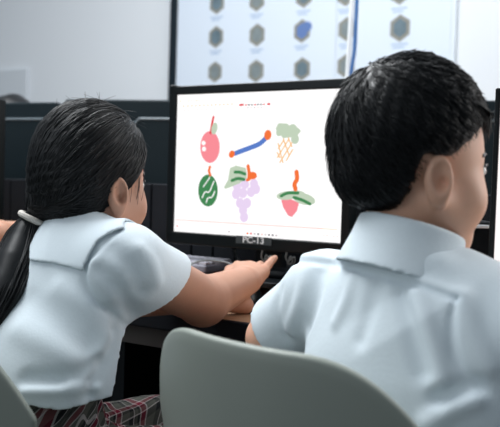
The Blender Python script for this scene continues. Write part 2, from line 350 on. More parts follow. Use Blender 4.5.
def drawing(b, c0, r, f, u):
    layer = [0]
    def P(px, py): return on_plane(px, py, c0-f*0.00012*layer[0], f)
    def stroke(pts, wd, ink):
        layer[0] += 1; pts = spline([P(*p) for p in pts], 5) if len(pts) > 2 else [P(*p) for p in pts]; wd = wd/480; L = []; Rr = []
        for i, p in enumerate(pts):
            t = pts[min(i+1, len(pts)-1)]-pts[max(i-1, 0)]; n = np.cross(f, t); n /= np.linalg.norm(n)
            L.append(p+n*wd/2); Rr.append(p-n*wd/2)
        for i in range(len(pts)-1): b.poly([L[i], Rr[i], Rr[i+1], L[i+1]], INK.index(ink)+1)
        if wd > 0.004:
            for p in (pts[0], pts[-1]): b.poly([p-f*0.00004+(r*math.cos(a)+u*math.sin(a))*wd/2 for a in np.linspace(0, 6.283, 12, endpoint=False)], INK.index(ink)+1)
    def blob(cx, cy, rx, ry, ink, rot=0, wob=0.0):
        layer[0] += 1; pts = []
        for a in np.linspace(0, 2*math.pi, 36, endpoint=False):
            k = 1+wob*math.sin(5*a+cx); x, y = rx*k*math.cos(a), ry*k*math.sin(a); pts.append(P(cx+x*math.cos(rot)-y*math.sin(rot), cy+x*math.sin(rot)+y*math.cos(rot)))
        b.poly(pts, INK.index(ink)+1)
    def poly(pts, ink): layer[0] += 1; b.poly([P(*p) for p in pts], INK.index(ink)+1)
    # round pink fruit with a leaf
    blob(210, 147, 9.8, 16, 'pink'); stroke([(213.5, 117), (212, 124), (210.5, 133)], 2.6, 'red'); blob(214.4, 128.5, 3, 6, 'pale', 0.2); blob(203.6, 143, 1.9, 2.2, 'white'); blob(204, 149, 2, 2.4, 'white')
    # blue stroke between two orange dots
    stroke([(235, 153.5), (244, 150), (252, 147), (260, 143.5), (267, 137)], 5, 'blue'); blob(231.8, 154.2, 2.9, 3.8, 'orange', .3); blob(267.8, 135, 3.6, 5.2, 'orange', .1)
    # cone with pale green top
    for a, q in (((278, 143), (283, 163)), ((283, 138), (289, 155)), ((288, 137), (292, 147)), ((277, 152), (280, 158)), ((277, 158), (289, 139)), ((279.5, 163), (293, 141)), ((286, 161), (293, 149)), ((278, 149), (284, 140))): stroke([a, q], 1.3, 'tan')
    blob(283, 128, 7, 5, 'pale', .1, .08); blob(292, 131, 8, 6.5, 'pale', .2, .1); blob(295, 139, 4, 5, 'pale'); blob(287, 133, 8, 5, 'pale', 0, .1); blob(280, 131, 3.5, 5.5, 'pale', .4)
    # striped green melon
    blob(208, 190.5, 9.8, 16, 'green'); stroke([(210, 167), (209, 171), (210.3, 175)], 3, 'orange')
    stroke([(203, 187), (206, 183), (208, 180), (210, 177)], 1.1, 'white'); stroke([(202, 198), (205, 192), (209, 192), (212, 186), (214, 181)], 1.2, 'white'); stroke([(206, 203), (208, 198), (212, 197), (215, 191)], 1.2, 'white')
    # bunch of grapes
    for x, y in ((237, 186), (245, 184), (254, 184), (236, 194), (243, 193), (251, 192), (256, 189), (240, 203), (247, 203), (243, 210), (244, 217), (243.5, 206)): blob(x, y, 4.2, 5.2, 'lilac')
    poly([(224, 187), (228, 180), (230, 168), (236, 165.5), (246, 168), (247, 178), (240, 183), (231, 187), (225, 189)], 'pale')
    stroke([(235, 172), (240, 172.3), (245, 174)], 3.2, 'green'); stroke([(232, 180.5), (238, 178.5), (244, 179.5)], 3.2, 'green'); stroke([(248, 166), (249, 172), (249, 179)], 3.8, 'orange'); blob(252.5, 175.5, 4.5, 3.8, 'orange', .1); stroke([(247, 180), (252, 177.5)], 3, 'orange')
    # strawberry
    poly([(281, 199), (287, 197), (299, 203), (297, 211), (292, 217), (288, 215.5), (283, 207)], 'pink')
    blob(287, 195.5, 10.5, 4.4, 'pale', -.1); blob(304, 199, 11.5, 5.6, 'pale', .25); blob(296, 194, 9, 3.6, 'pale')
    stroke([(281, 196), (288, 193), (298, 193)], 3, 'green'); stroke([(294, 197.5), (302, 200), (310, 204)], 3, 'green'); stroke([(296.5, 172), (297, 179), (294.5, 184), (295.5, 189)], 4.6, 'orange')
    # program window: title, tool strip, rulers
    stroke([(240, 105), (243, 104.8)], 2, 'red')
    for i in range(7): stroke([(245+i*3, 105-.1*i), (247+i*3, 104.9-.1*i)], 1.2, 'dark' if i % 3 else 'red')
    for i in range(5): stroke([(247+i*3.4, 107.8-.1*i), (248.6+i*3.4, 107.7-.1*i)], 1, 'rose' if i % 2 else 'grey')
    stroke([(268, 104), (269.5, 104)], 2, 'red')
    for i in range(9): stroke([(180+i*2.7, 101.3-.1*i), (181.2+i*2.7, 101.2-.1*i)], 1.0, 'rose' if i % 3 else 'tan')
    for i in range(13): stroke([(183+i*4, 106.3-.18*i), (184.5+i*4, 106.2-.18*i)], 1.0, 'tan')
    for i in range(8): stroke([(184+i*4.3, 110.5-.18*i), (185.2+i*4.3, 110.4-.18*i)], 1.0, 'rose')
    stroke([(175.5, 219.7), (322, 228.6)], 1.0, 'rose'); stroke([(322, 228.6), (337, 229.6)], .5, 'tan')
    stroke([(176.5, 226), (178, 226.1)], 1.2, 'red')
    for i, k in enumerate(('orange', 'red', 'grey', 'dark', 'rose', 'grey', 'dark', 'dark', 'grey')): stroke([(246.5+i*3.6, 233.2+.28*i), (248.4+i*3.6, 233.4+.28*i)], 1.7, k)
    stroke([(228, 231.6), (230, 231.8)], 1.3, 'grey')
    for i in range(5): stroke([(323+i*3.4, 235.4+.25*i), (324.5+i*3.4, 235.5+.25*i)], .9, 'rose')
RZ = DZ+0.042
ris = empty('monitor_riser', rf(-.87, 1.43, DZ), 'low black riser on the desk under the drawing monitor', 'riser')
MB().box(rf(-.87, 1.415, RZ-.006), (.74, .22, .012), ROOM, .003).build('top_board', M_blk, ris)
for k in (-1, 1): MB().box(rf(-.87+k*.355, 1.415, (DZ+RZ-.012)/2), (.02, .21, RZ-.012-DZ), ROOM).build('side_foot', M_blk, ris)
MB().box(rf(-.87, 1.51, (DZ+RZ-.012)/2), (.69, .02, RZ-.012-DZ), ROOM).build('back_rail', M_blk, ris)
MC = np.array([0.006, 1.564, CAMZ+0.042])
mon, c, r, f, u = monitor('computer_monitor', MC, 'black monitor showing a drawing program with coloured fruit, before the girl', drawing, foot=RZ)
# sticker on the lower bezel
lc = on_plane(253.5, 240.5, MC-f*0.0075, f)
MB().box(lc, (0.085, 0.001, 0.016), np.array([r, f, u]).T).build('sticker', mat('dark_sticker', (0.035, 0.045, 0.05), 0.4), mon)
cu = bpy.data.curves.new('text', 'FONT'); cu.body = 'PC-13'; cu.size = 0.0185; cu.align_x = 'CENTER'; cu.align_y = 'CENTER'; cu.extrude = 0.0002; cu.offset = 0.0004
to = bpy.data.objects.new('text', cu); C.objects.link(to); dg = bpy.context.evaluated_depsgraph_get(); tm = bpy.data.meshes.new_from_object(to.evaluated_get(dg)); bpy.data.objects.remove(to)
mm = Matrix.Identity(4); o = lc-f*0.001
for i in range(3): mm[i][0] = r[i]*1.12; mm[i][1] = u[i]*0.95; mm[i][2] = -f[i]; mm[i][3] = o[i]
tm.transform(mm); link('lettering', tm, M_wht, mon)
def page(b, c0, r, f, u):
    for i in range(14): b.poly([c0+r*(-.17)+u*(.11-i*.017), c0+r*(-.17)+u*(.106-i*.017), c0+r*(.1-.02*(i % 3))+u*(.106-i*.017), c0+r*(.1-.02*(i % 3))+u*(.11-i*.017)], INK.index('rose')+1)
r2 = on_plane(498, 170, rf(0, 1.30, 0), FV)
mc2 = r2+RV*(SW/2); mc2[2] = CAMZ+0.012
monitor('computer_monitor', mc2, 'black monitor at the right edge of the frame before the boy', page, screen_mat=emis('screen_pinkish', (1, .93, .93), 0.85), bz=0.009)
mc3 = at(-3, 115, 1.86)-RV*(SW/2+.019); mc3[2] = CAMZ+0.02
monitor('computer_monitor', mc3, 'black monitor cut by the left edge of the frame beside the ponytail', page)

def far_monitor(ctr, yaw, wd, label, top, bw=.25, tw=.19):
    B = frame(yaw).T; r, f, u = B.T; c = np.array([ctr[0], ctr[1], top-0.17]); base = c.copy(); base[2] = DZ
    root = empty('far_monitor', base, label, 'monitor', 'monitors of the opposite row')
    b = MB(); b.box(c, (wd, 0.03, 0.34), B, 0.006); b.build('back_cover', M_bgm, root)
    pts = [(-bw/2, -.12), (bw/2, -.12), (bw/2, .087), (tw/2, .115), (-tw/2, .115), (-bw/2, .087)]
    MB().prism([c-f*0.0149+r*x+u*z for x, z in pts], -f*0.022).build('vent_bulge', M_bgm, root)
    b = MB()
    for (p, q) in (((-bw/2, .087), (-tw/2, .115)), ((-tw/2, .115), (tw/2, .115)), ((tw/2, .115), (bw/2, .087)), ((-wd/2+.005, .02), (-bw/2, .02))):
        b.tube([c-f*.036+r*p[0]+u*p[1], c-f*.036+r*q[0]+u*q[1]], 0.0042 if p[1] > .05 else .0012, 8)
    b.build('ridge', M_rdg, root)
    b = MB(); b.box(c*np.array([1, 1, 0])+f*0.0+ZV*(DZ+0.10), (0.08, 0.025, 0.2), B, 0.005); b.build('stand_neck', M_bgm, root)
    MB().box(c*np.array([1, 1, 0])+ZV*(DZ+0.008), (0.24, 0.16, 0.016), B, 0.006).build('stand_base', M_bgm, root)
    return root
YF = math.radians(12)
zt = at(120, 99, 2.1)[2]
p = at(67, 99, 2.16); rr = frame(YF)[0]
far_monitor(p+rr*0.33, YF, 0.66, 'dark monitor back seen between the girl and the lit screen', zt)
pl = at(64, 102.5, 2.34)
far_monitor(pl-frame(math.radians(20))[0]*0.345, math.radians(20), 0.66, 'dark monitor back beyond the ponytail at the left', pl[2], .645, .62)
p3 = at(478, 103, 2.0)
far_monitor(p3+rr*0.1, YF, 0.62, 'dark monitor back seen just past the boy\'s forehead', at(487, 101, 2.0)[2])

# small things on the desk
kb = rf(0, 0, 0)
kc = rf(-1.035, 1.375, RZ+.011)
key = empty('keyboard', kc-ZV*0.011, 'grey keyboard on the black riser beneath the drawing monitor', 'keyboard')
MB().box(kc, (0.34, 0.115, 0.018), ROOM, 0.005).build('case', mat('grey_case', (0.20, 0.20, 0.24), 0.5), key)
b = MB()
for i in range(16):
    for j in range(5): b.box(kc+RV*(-.157+i*.021)+FV*(-.043+j*.0210)+ZV*0.011, (0.018, 0.018, 0.008), ROOM, 0.002)
b.build('keys', mat('pale_keys', (0.42, 0.42, 0.48), 0.5), key)
cable('power_cable', [at(232, 243, 1.70), at(236, 256, 1.69), at(243, 268, 1.67), at(252, 276, 1.66)], 0.0045, M_gls, 'black cable coming down behind the drawing monitor')
cable('keyboard_cable', [at(188, 268, 1.44), at(196, 262, 1.46), at(212, 260.5, 1.48), at(228, 263, 1.47), at(238, 269, 1.45), at(243, 279, 1.43)], 0.0019, mat('grey_rubber', (0.16, 0.18, 0.19), 0.35), 'thin grey cable arching over the keyboard')
def squiggle(px, py, dd, sc, label):
    pts = [at(px+sc*x, py+sc*y, dd) for x, y in ((-4, -7), (-5, 0), (-2, 5), (0, -2), (3, 3), (1, 7), (-3, 6), (5, -1), (6, 4), (4, 8))]
    cable('cable_coil', pts, 0.0017, mat('pale_grey_rubber', (0.10, 0.11, 0.11), 0.4), label)
squiggle(266, 257, 1.50, 0.9, 'tangled pale cable under the number sticker of the monitor')
squiggle(290, 258, 1.50, 0.8, 'tangled pale cable just left of the boy\'s shoulder')
# case with a silver strip below the boy's chin
pc = at(475, 245, 1.36); pr = empty('computer_case', (pc[0], pc[1], DZ), 'black computer case with a silver strip beyond the boy\'s chin', 'computer')
top = at(480, 221, 1.36)[2]
MB().box(np.array([pc[0], pc[1]+.07, (DZ+top)/2]), (0.06, 0.14, top-DZ), None, 0.006).build('case', M_blk, pr)
st = at(480, 226.5, 1.355); MB().box(st, (0.032, 0.004, 0.006), None, 0.001).build('strip', M_slv, pr, False)

# ------------------------------------------------------------------ chairs
def chair(yaw, top_c, label, wd=0.42):
    B = frame(yaw); r, f, u = B; c = np.asarray(top_c, float); base = c+f*0.2; base[2] = 0; zt = c[2]
    root = empty('plastic_chair', base, label, 'chair', 'cream plastic chairs')
    nu, nv = 48, 26; V = []; zs = 0.43
    for j in range(nv+1):
        v = j/nv
        for i in range(nu+1):
            a = i/nu*2-1; dr = 0.1185*max(0, (abs(a)-0.3)/0.7)**2.586
            z = zs+(zt-dr-zs)*v; hw = wd/2*(0.82+0.18*v**0.8)
            V.append(np.array([0, 0, z])+(c+r*(hw*a*(1-.06*a*a))+f*(0.088*abs(a)**2.2+0.06*(1-v)**1.3))*np.array([1, 1, 0]))
    F = [(j*(nu+1)+i, j*(nu+1)+i+1, (j+1)*(nu+1)+i+1, (j+1)*(nu+1)+i) for j in range(nv) for i in range(nu)]
    o = link('backrest', np_mesh('backrest', V, F), M_chair, root)
    m = o.modifiers.new('s', 'SOLIDIFY'); m.thickness = 0.011; m.offset = 0; m = o.modifiers.new('b', 'BEVEL'); m.width = 0.004; m.segments = 3; m.limit_method = 'ANGLE'
    V = []; n = 24
    for j in range(n+1):
        for i in range(n+1):
            a = i/n*2-1; q = j/n*2-1; k = 1-0.10*(a*a*q*q)
            V.append((c+f*(0.245+0.19*q*k)+r*(0.205*a*k))*np.array([1, 1, 0])+ZV*(0.432-0.014*(1-a*a)*(1-q*q)+0.01*a*a-0.012*max(0, q)**3))
    F = [(j*(n+1)+i, j*(n+1)+i+1, (j+1)*(n+1)+i+1, (j+1)*(n+1)+i) for j in range(n) for i in range(n)]
    o = link('seat', np_mesh('seat', V, F), M_chair, root); m = o.modifiers.new('s', 'SOLIDIFY'); m.thickness = 0.014; m.offset = 0
    for sx, sf in ((-1, 0), (1, 0), (-1, 1), (1, 1)):
        a = (c+r*sx*0.17+f*(0.09+sf*0.29))*np.array([1, 1, 0]); q = (c+r*sx*0.21+f*(0.02+sf*0.40))*np.array([1, 1, 0])
        MB().tube([a+ZV*0.428, (a+q)/2+ZV*0.22, q], [0.022, 0.019, 0.016], 12).build('leg', M_chair, root, True)
    return root
CY = math.radians(41.4)
ctop = np.array([-0.0084, 0.72, 0.8076])
chair(CY, ctop, 'cream plastic chair back in the foreground, behind the boy')
chair(CY, ctop+np.array([-0.43, 0.175, 0]), 'cream plastic chair at the lower left, behind the girl')

# ------------------------------------------------------------------ people
def head_sdf(o, B, sc=1.0, nb=None):
    o = np.asarray(o, np.float32); B = np.asarray(B, np.float32)
    def f(P):
        q = ((P-o)@B.T)/sc; x = np.abs(q[:, 0]); qs = np.stack([x, q[:, 1], q[:, 2]], 1)
        d = ell(q, (0, -.012, .025), (.072, .088, .076))
        d = smin(d, ell(q, (0, .028, -.032), (.056, .054, .062)), .03)
        d = smin(d, ell(qs, (.034, .046, -.038), (.029, .030, .032)), .02)
        d = smin(d, ell(q, (0, .060, -.083), (.022, .018, .016)), .02)
        d = smin(d, cone(qs, (.058, .0, -.045), (.02, .055, -.085), .014, .012), .03)
        d = smax(d, -ell(qs, (.031, .086, .004), (.015, .011, .010)), .010)         # eye sockets
        d = smin(d, cone(q, (0, .074, .004), (0, .090, -.026), .006, .0085), .012)
        d = smin(d, ell(qs, (.010, .082, -.028), (.006, .007, .006)), .006)
        d = smin(d, ell(q, (0, .079, -.050), (.019, .007, .0045)), .005); d = smin(d, ell(q, (0, .077, -.058), (.016, .007, .0045)), .005)
        nq = np.array((0, -.042, -.15)) if nb is None else (B@(np.asarray(nb)-o))/sc
        d = smin(d, cone(q, (0, -.018, -.04), nq, .040, .044), .03)
        # ear: tilted shell with a hollow
        Be = np.array([[.86, -.5, 0], [.5, .86, .12], [0, -.12, .99]])
        e = ell(qs, (.0775, -.010, -.019), (.0095, .0165, .0290), Be); e = smin(e, ell(qs, (.073, -.002, -.042), (.007, .009, .011), Be), .008)
        e = smax(e, -ell(qs, (.0865, -.0115, -.015), (.0095, .0105, .0195), Be), .003)
        e = smin(e, ell(qs, (.0765, .005, -.022), (.005, .004, .007)), .004)
        d = smin(d, e, .004); return smax(d, -ell(qs, (.0855, -.0085, -.022), (.0120, .0065, .0090), Be), .003)*sc
    return f
def face_parts(o, B, sc, root):
    o = np.asarray(o); 
    for sx in (-1, 1):
        c = o+sc*(B.T@np.array([sx*.030, .0640, .004])); bm = bmesh.new(); bmesh.ops.create_uvsphere(bm, u_segments=20, v_segments=14, radius=.0100*sc)
        for v in bm.verts: v.co = Vector(c)+v.co
        me = bpy.data.meshes.new('eye'); bm.to_mesh(me); bm.free(); e = link('eye', me, M_eyew, root); me.polygons.foreach_set('use_smooth', np.ones(len(me.polygons), bool))
        bm = bmesh.new(); bmesh.ops.create_uvsphere(bm, u_segments=16, v_segments=10, radius=.0052*sc); c2 = c+sc*(B.T@np.array([0, .0075, -.0005]))
        for v in bm.verts: v.co = Vector(c2)+v.co*0.9
        me = bpy.data.meshes.new('iris'); bm.to_mesh(me); bm.free(); i = link('iris', me, M_iris, root)
        pts = [o+sc*(B.T@np.array([sx*x, y, z])) for x, y, z in ((.016, .0735, .0215), (.030, .0700, .0245), (.045, .0580, .020))]
        MB().tube(spline(pts, 5), .0026*sc, 6).build('eyebrow', M_hair, root)
        pts = [o+sc*(B.T@np.array([sx*x, y, z])) for x, y, z in ((.020, .0715, .010), (.031, .0745, .0125), (.042, .066, .009))]
        MB().tube(spline(pts, 5), .0014*sc, 6).build('eyelash', M_hair, root)
def fingers_sdf(P, wrist, kn_dir, side, upv, fl, k=.006, hsz=1.0):
    """hand: wrist point, direction of the palm, side = towards the little finger, up; fl: list of (spread, lift1, lift2, lift3, length)"""
    w_ = np.asarray(wrist, float); P = w_.astype(np.float32)+(P-w_.astype(np.float32))/hsz
    palm = cone(P, w_+kn_dir*.012-side*.010, w_+kn_dir*.058-side*.018+upv*.006, .0165, .0125)
    palm = smin(palm, cone(P, w_+kn_dir*.012+side*.010, w_+kn_dir*.052+side*.019+upv*.004, .0155, .0115), .018)
    palm = smin(palm, cone(P, w_+kn_dir*.02, w_+kn_dir*.058+upv*.007, .016, .0125), .016); d = palm
    for i, (spread, l1, l2, l3, ln) in enumerate(fl):
        s0 = (-.024, -.008, .008, .022)[i]; p = w_+kn_dir*(.060-.004*abs(i-1))+side*s0+upv*.006; dirv = kn_dir+side*spread; R = (.0085, .0088, .0083, .0072)[i]
        chain = [p]
        for l, fr in ((l1, .45), (l2, .31), (l3, .24)):
            q = dirv*math.cos(l)+upv*math.sin(l); p = p+q/np.linalg.norm(q)*ln*fr; chain.append(p)
        c = None
        for j in range(3):
            s_ = cone(P, chain[j], chain[j+1], R*(1-.1*j), R*(.9-.1*j)); c = s_ if c is None else smin(c, s_, .003)
        c = smin(c, cone(P, w_+kn_dir*.03+side*s0*.6, chain[0], R*.9, R), .004); d = smin(d, c, k)
    return d*hsz
def thumb_sdf(P, pts, R): 
    d = None
    for a, b, r1, r2 in zip(pts, pts[1:], R, R[1:]):
        s_ = cone(P, a, b, r1, r2); d = s_ if d is None else smin(d, s_, .004)
    return d
def legs_sdf(P, hips, B, hw, thigh, ra, rb, seat_z=.5, foot=.08):
    r, f, u = B; d = None
    for sx in (-1, 1):
        h = hips+r*sx*hw; kn = h+f*thigh+r*sx*.02; kn = np.array([kn[0], kn[1], seat_z]); an = kn+f*.02; an = np.array([an[0], an[1], foot])
        s_ = smin(cone(P, h, kn, ra, rb), cone(P, kn, an, rb, rb*.7), .03); d = s_ if d is None else np.minimum(d, s_)
    return d
def shoe(hips, B, hw, thigh, sx, root):
    r, f, u = B; a = hips+r*sx*hw+f*(thigh+.02)+r*sx*.02; a = np.array([a[0], a[1], 0.])
    ff = lambda P: smax(smin(cone(P, a-f*.01+ZV*.04, a+f*.12+ZV*.028, .04, .032), cone(P, a+ZV*.04, a+ZV*.09, .038, .034), .03), -(P[:, 2]-.002), .004)
    sdf_obj('shoe', ff, a-np.array([.2, .2, .0])-ZV*.02, a+np.array([.2, .2, .16]), .005, M_shoe, root)
def bbox(pts, m): A = np.array(pts); return A.min(0)-m, A.max(0)+m
def in_box(P, lo, hi): return ((P > lo) & (P < hi)).all(1)
def local_eval(P, pts, m, fn, d):
    """evaluate fn only near pts; d elsewhere"""
    lo, hi = bbox(pts, m); k = in_box(P, lo, hi); out = d.copy()
    if k.any(): out[k] = fn(P[k], d[k])
    return out

# ===== the girl =====
def girl():
    hB = frame(math.radians(43), math.radians(6), math.radians(2)); hO = at(95.5, 181, 1.14); hs = 0.94
    tB = frame(math.radians(50), math.radians(12)); tr, tf, tu = tB
    N = np.array([-0.25, 1.115, 0.872]); SR = at(126, 262, 1.03); SL = N*2-SR; SL[2] = SR[2]
    hips = N-tu*0.35-tf*.015; hips[2] = 0.515
    EL = at(203, 299, 1.225); EL[2] = DZ+.042; WR = at(244, 288, 1.345); WR[2] = DZ+0.060
    ELl = SL+tf*.12-ZV*.10+tr*.02; WRl = ELl+tf*.17+tr*.06; WRl[2] = DZ+.03; ELl[2] = DZ+.035
    root = empty('person', (hips[0], hips[1], 0), 'girl with a long black ponytail in a white blouse and plaid skirt', 'person')
    fB = frame(math.radians(10), math.radians(-6)); side = fB[0]; kd = fB[1]; hup = fB[2]
    head = head_sdf(hO, hB, hs, N+tf*.01)
    fl = [(-.10, .05, -.75, -.6, .058), (.02, .02, -.7, -.6, .064), (.12, .10, -.6, -.5, .060), (.34, .50, .40, .2, .042)]
    hand_pts = [WR-.02, WR+kd*.15+ZV*.06, WR+side*.07, WR-side*.07-ZV*.04]
    th = [WR+kd*.015-side*.016-hup*.004, WR+kd*.042-side*.036+hup*.000, WR+kd*.066-side*.040+hup*.004, WR+kd*.084-side*.036-hup*.004]
    def body(P):
        d = head(P)
        t = ell(P, N-tu*.12, (.105, .065, .13), tB); t = smin(t, ell(P, N-tu*.28, (.095, .07, .11), tB), .06); t = smin(t, ell(P, hips, (.12, .10, .09), tB), .06)
        t = smin(t, cone(P, SL, SR, .034, .034), .05)
        d = smin(d, t, .03)
        d = smin(d, cone(P, SR, EL, .041, .040), .02); d = smin(d, cone(P, EL, WR, .041, .027), .012)
        d = smin(d, cone(P, SL, ELl, .038, .034), .02); d = smin(d, cone(P, ELl, WRl, .034, .022), .012); 
        d = smin(d, cone(P, WRl, WRl+tf*.07+tr*.01, .02, .016), .015)
        d = smin(d, legs_sdf(P, hips, tB, .06, .30, .062, .045), .04)
        def hand(Q, dq):
            q = smin(fingers_sdf(Q, WR, kd, side, hup, fl, hsz=1.17), thumb_sdf(Q, th, [.0145, .0125, .0105, .009]), .006); return smin(dq, q, .010)
        return local_eval(P, hand_pts, .05, hand, d)
    lo, hi = bbox([hO+.12, hO-.12, hips-.12, SL-.05, WR+kd*.16, WRl+tf*.1, hips+tf*.45+.1, hips+tf*.4-tr*.12], .03); lo[2] = .05
    sdf_obj('body', body, lo, hi, .0026, M_skin_g, root, 1)
    face_parts(hO, hB, hs, root)
    # --- hair: cap combed back into the tie, then the tail
    def hq(P): return ((P-np.asarray(hO, np.float32))@hB.T.astype(np.float32))/hs
    hc = np.array([0, -.016, .030]); hrad = np.array([.079, .096, .097])
    tie = at(35, 213, 1.09)
    tl = (hB@(tie-hO))/hs
    def hairf(P):
        q = hq(P); d = ell(q, hc, hrad); d = smin(d, ell(q, (0, -.045, -.02), (.066, .054, .062)), .03)
        d = smin(d, cone(q, (tl+np.array([0, -.03, 0])*0-(tl-hc)*.40), tl, .045, .012), .02)
        x = np.abs(q[:, 0]); line = np.where(q[:, 2] > .0, .019+.80*q[:, 2], .019+.50*q[:, 2]); d = smax(d, q[:, 1]-line, .008)
        d = smax(d, -ell(np.stack([x, q[:, 1], q[:, 2]], 1), (.088, .004, -.028), (.034, .020, .028)), .006)
        d = smax(d, -(q[:, 2]+.088), .01)
        ang = np.arctan2(q[:, 2]-.02, q[:, 1]+.02)
        return (d+.0012*np.sin(ang*34+q[:, 0]*60))*hs
    hair = sdf_obj('hair', hairf, hO-.17, hO+.17, .0035, M_hair, root, 2)
    paths = []
    for _ in range(5200):
        v = rng.normal(size=3); v /= np.linalg.norm(v); p0 = hc+hrad*v
        if p0[1] > .016+.76*p0[2] or p0[2] < -.075: continue
        if abs(p0[0]) > .05 and p0[2] < .012 and p0[1] > -.026: continue
        e = (tl-hc)/hrad; e0 = np.linalg.norm(e); e = e/e0; k = 14; om = math.acos(np.clip(v@e, -1, 1)); pr = []; lift = rng.uniform(.995, 1.022); L = min(1., rng.uniform(.55, 1.1))
        for s_ in np.linspace(0, L, k):
            dd = (math.sin((1-s_)*om)*v+math.sin(s_*om)*e)/max(math.sin(om), .05); dd /= np.linalg.norm(dd); pr.append(hc+hrad*dd*(lift+(e0-lift)*max(0, s_-.8)/.2*.8 if s_ > .8 else lift))
        paths.append(hO+hs*(np.array(pr)@hB))
    A = np.array(paths, np.float32); A = project(A, hairf, np.linspace(0, 1, A.shape[1])*0+rng.uniform(-.001, .0022, (len(A), 1)))
    strands('hair_strands', A, rng.uniform(.0007, .0017, len(paths)), M_hair, hair, .5)
    # flyaways and the locks before the ear
    paths = []
    for i in range(26):
        v = np.array([rng.normal()*.5, rng.uniform(-.5, .5), rng.uniform(.5, 1)]); v /= np.linalg.norm(v); s0 = hc+hrad*v*1.0; t = np.cross(v, rng.normal(size=3)); t /= np.linalg.norm(t)
        paths.append(hO+hs*(np.array([s0+t*.045*s_+v*(.010*s_-.004*s_*s_) for s_ in np.linspace(0, 1, 9)])@hB))
    for i in range(12):
        x = .058+rng.normal()*.003; y = .030+rng.normal()*.008
        a = np.array([x-.004, y+.008, .045]); b_ = np.array([x+.006, y+.006, -.0]); c_ = np.array([x+.002, y+.008+rng.normal()*.004, -.045]); e_ = np.array([x-.008, y+.004+rng.normal()*.006, -.085])
        paths.append(hO+hs*(np.array(spline([a, b_, c_, e_], 3)[:9])@hB))
    strands('loose_hair', paths, .0005, M_hair, hair, .4)
    # tail
    tdir = [at(35, 212, 1.09), at(26, 232, 1.085), at(15, 262, 1.06), at(2, 296, 1.03), at(-16, 330, 1.015), at(-26, 356, 1.01)]
    trad = [.011, .027, .036, .034, .026, .010]; sp = spline(tdir, 4); tr_ = np.interp(np.arange(len(sp)), np.arange(6)*4, trad); paths = []
    for i in range(1500):
        a = rng.uniform(0, 6.283); q = math.sqrt(rng.uniform(.1, 1)); ph = rng.uniform(0, 6.28); L = []
        for j, p in enumerate(sp):
            rr = tr_[j]*(q+.06*math.sin(j*.5+ph)); L.append(p+RT*math.cos(a)*rr+(fw*math.sin(a)*.75)*rr+UP*.002*math.sin(ph+j))
        paths.append(L)
    pt = strands('ponytail', paths, rng.uniform(.0008, .0018, len(paths)), M_hair, root, .5)
    tcore = lambda P: np.min([cone(P, sp[i], sp[i+1], tr_[i]*.72, tr_[i+1]*.72) for i in range(len(sp)-2)], axis=0)
    sdf_obj('tail_core', tcore, np.min(sp, 0)-.05, np.max(sp, 0)+.05, .005, M_hair, pt, 1)
    tax = np.asarray(sp[2])-np.asarray(tie); tax /= np.linalg.norm(tax); a1 = np.cross(tax, [0, 1, 0]); a1 /= np.linalg.norm(a1); a2 = np.cross(tax, a1); ctr = tie+tax*.009
    ring = [ctr+.0175*(a1*math.cos(t)+a2*math.sin(t)) for t in np.linspace(0, 6.2832, 33)]
    MB().tube(ring, .0046, 8).build('hair_tie', mat('cream_elastic', (0.62, 0.58, 0.53), 0.7), root, True)
    # --- blouse
    hemc = SR+(EL-SR)*.38; sax = (EL-SR)/np.linalg.norm(EL-SR)
    hemd = sax*.74-ZV*.30-fw*.26; hemd /= np.linalg.norm(hemd)
    axl = (ELl-SL)/np.linalg.norm(ELl-SL)
    def base(P):
        t = ell(P, N-tu*.115, (.128, .085, .140), tB); t = smin(t, ell(P, N-tu*.235+tr*.006, (.129, .092, .13), tB), .05); t = smin(t, ell(P, hips+ZV*.13+tf*.012, (.132, .100, .15), tB), .06)
        t = smin(t, cone(P, SL-ZV*.0, SR, .046, .046), .05); t = smin(t, cone(P, N+tu*.022+tf*.008, N-tu*.05, .046, .07), .035)
        s_ = cone(P, SR, SR+sax*.2-ZV*.026, .050, .076); s2 = cone(P, SL, SL+axl*.2, .048, .058)
        return smin(smin(t, s_, .028), s2, .028)
    folds = []
    def fold(pts, wd, amp): folds.append((np.array([hit(x, y, base) for x, y in dense(pts)]), wd, amp*1.5))
    fold([(118, 229), (104, 242), (91, 258), (85, 272), (86, 287), (98, 304), (118, 320), (131, 330)], .0045, -.0032)      # armhole seam
    fold([(92, 264), (96, 280), (108, 296)], .012, .003)
    fold([(108, 338), (100, 356), (88, 372), (70, 380)], .010, .006); fold([(114, 332), (108, 352), (94, 378), (90, 392)], .011, -.006)
    fold([(98, 362), (70, 378), (28, 380)], .010, -.008); fold([(96, 388), (60, 390), (26, 390)], .008, .005); fold([(20, 330), (60, 352), (90, 366)], .018, .004)
    fold([(30, 300), (60, 322), (84, 352)], .016, -.003); fold([(60, 288), (84, 306), (104, 330)], .014, .003)
    fold([(112, 250), (130, 268), (140, 292)], .012, -.0035); fold([(140, 248), (152, 262), (158, 282)], .010, .003); fold([(100, 270), (120, 290), (134, 314)], .010, -.003)
    lowc = N-tu*.31
    hemz = at(60, 391, 1.0)[2]
    def outer(P): return base(P)-ridges(P, folds)
    def cut(P):
        c = hemz+.003*np.sin(P[:, 0]*60)-.05*np.clip((P-hips.astype(np.float32))@tr.astype(np.float32), -.02, .2)-P[:, 2]
        nr = ((P-SR.astype(np.float32))@sax.astype(np.float32)) > .03; c = np.where(nr, np.maximum(c, (P-hemc)@hemd), c)
        nl = ((P-SL.astype(np.float32))@axl.astype(np.float32)) > .03; c = np.where(nl, np.maximum(c, (P-(SL+axl*.16))@axl), c)
        return np.maximum(c, -cone(P, N-tu*.03+tf*.01, N+tu*.12+tf*.03, .050, .050))
    lo, hi = bbox([SL, SR, SR+sax*.2, SL+axl*.2, N+tu*.05, hips], .11); lo[2] = hemz-.06
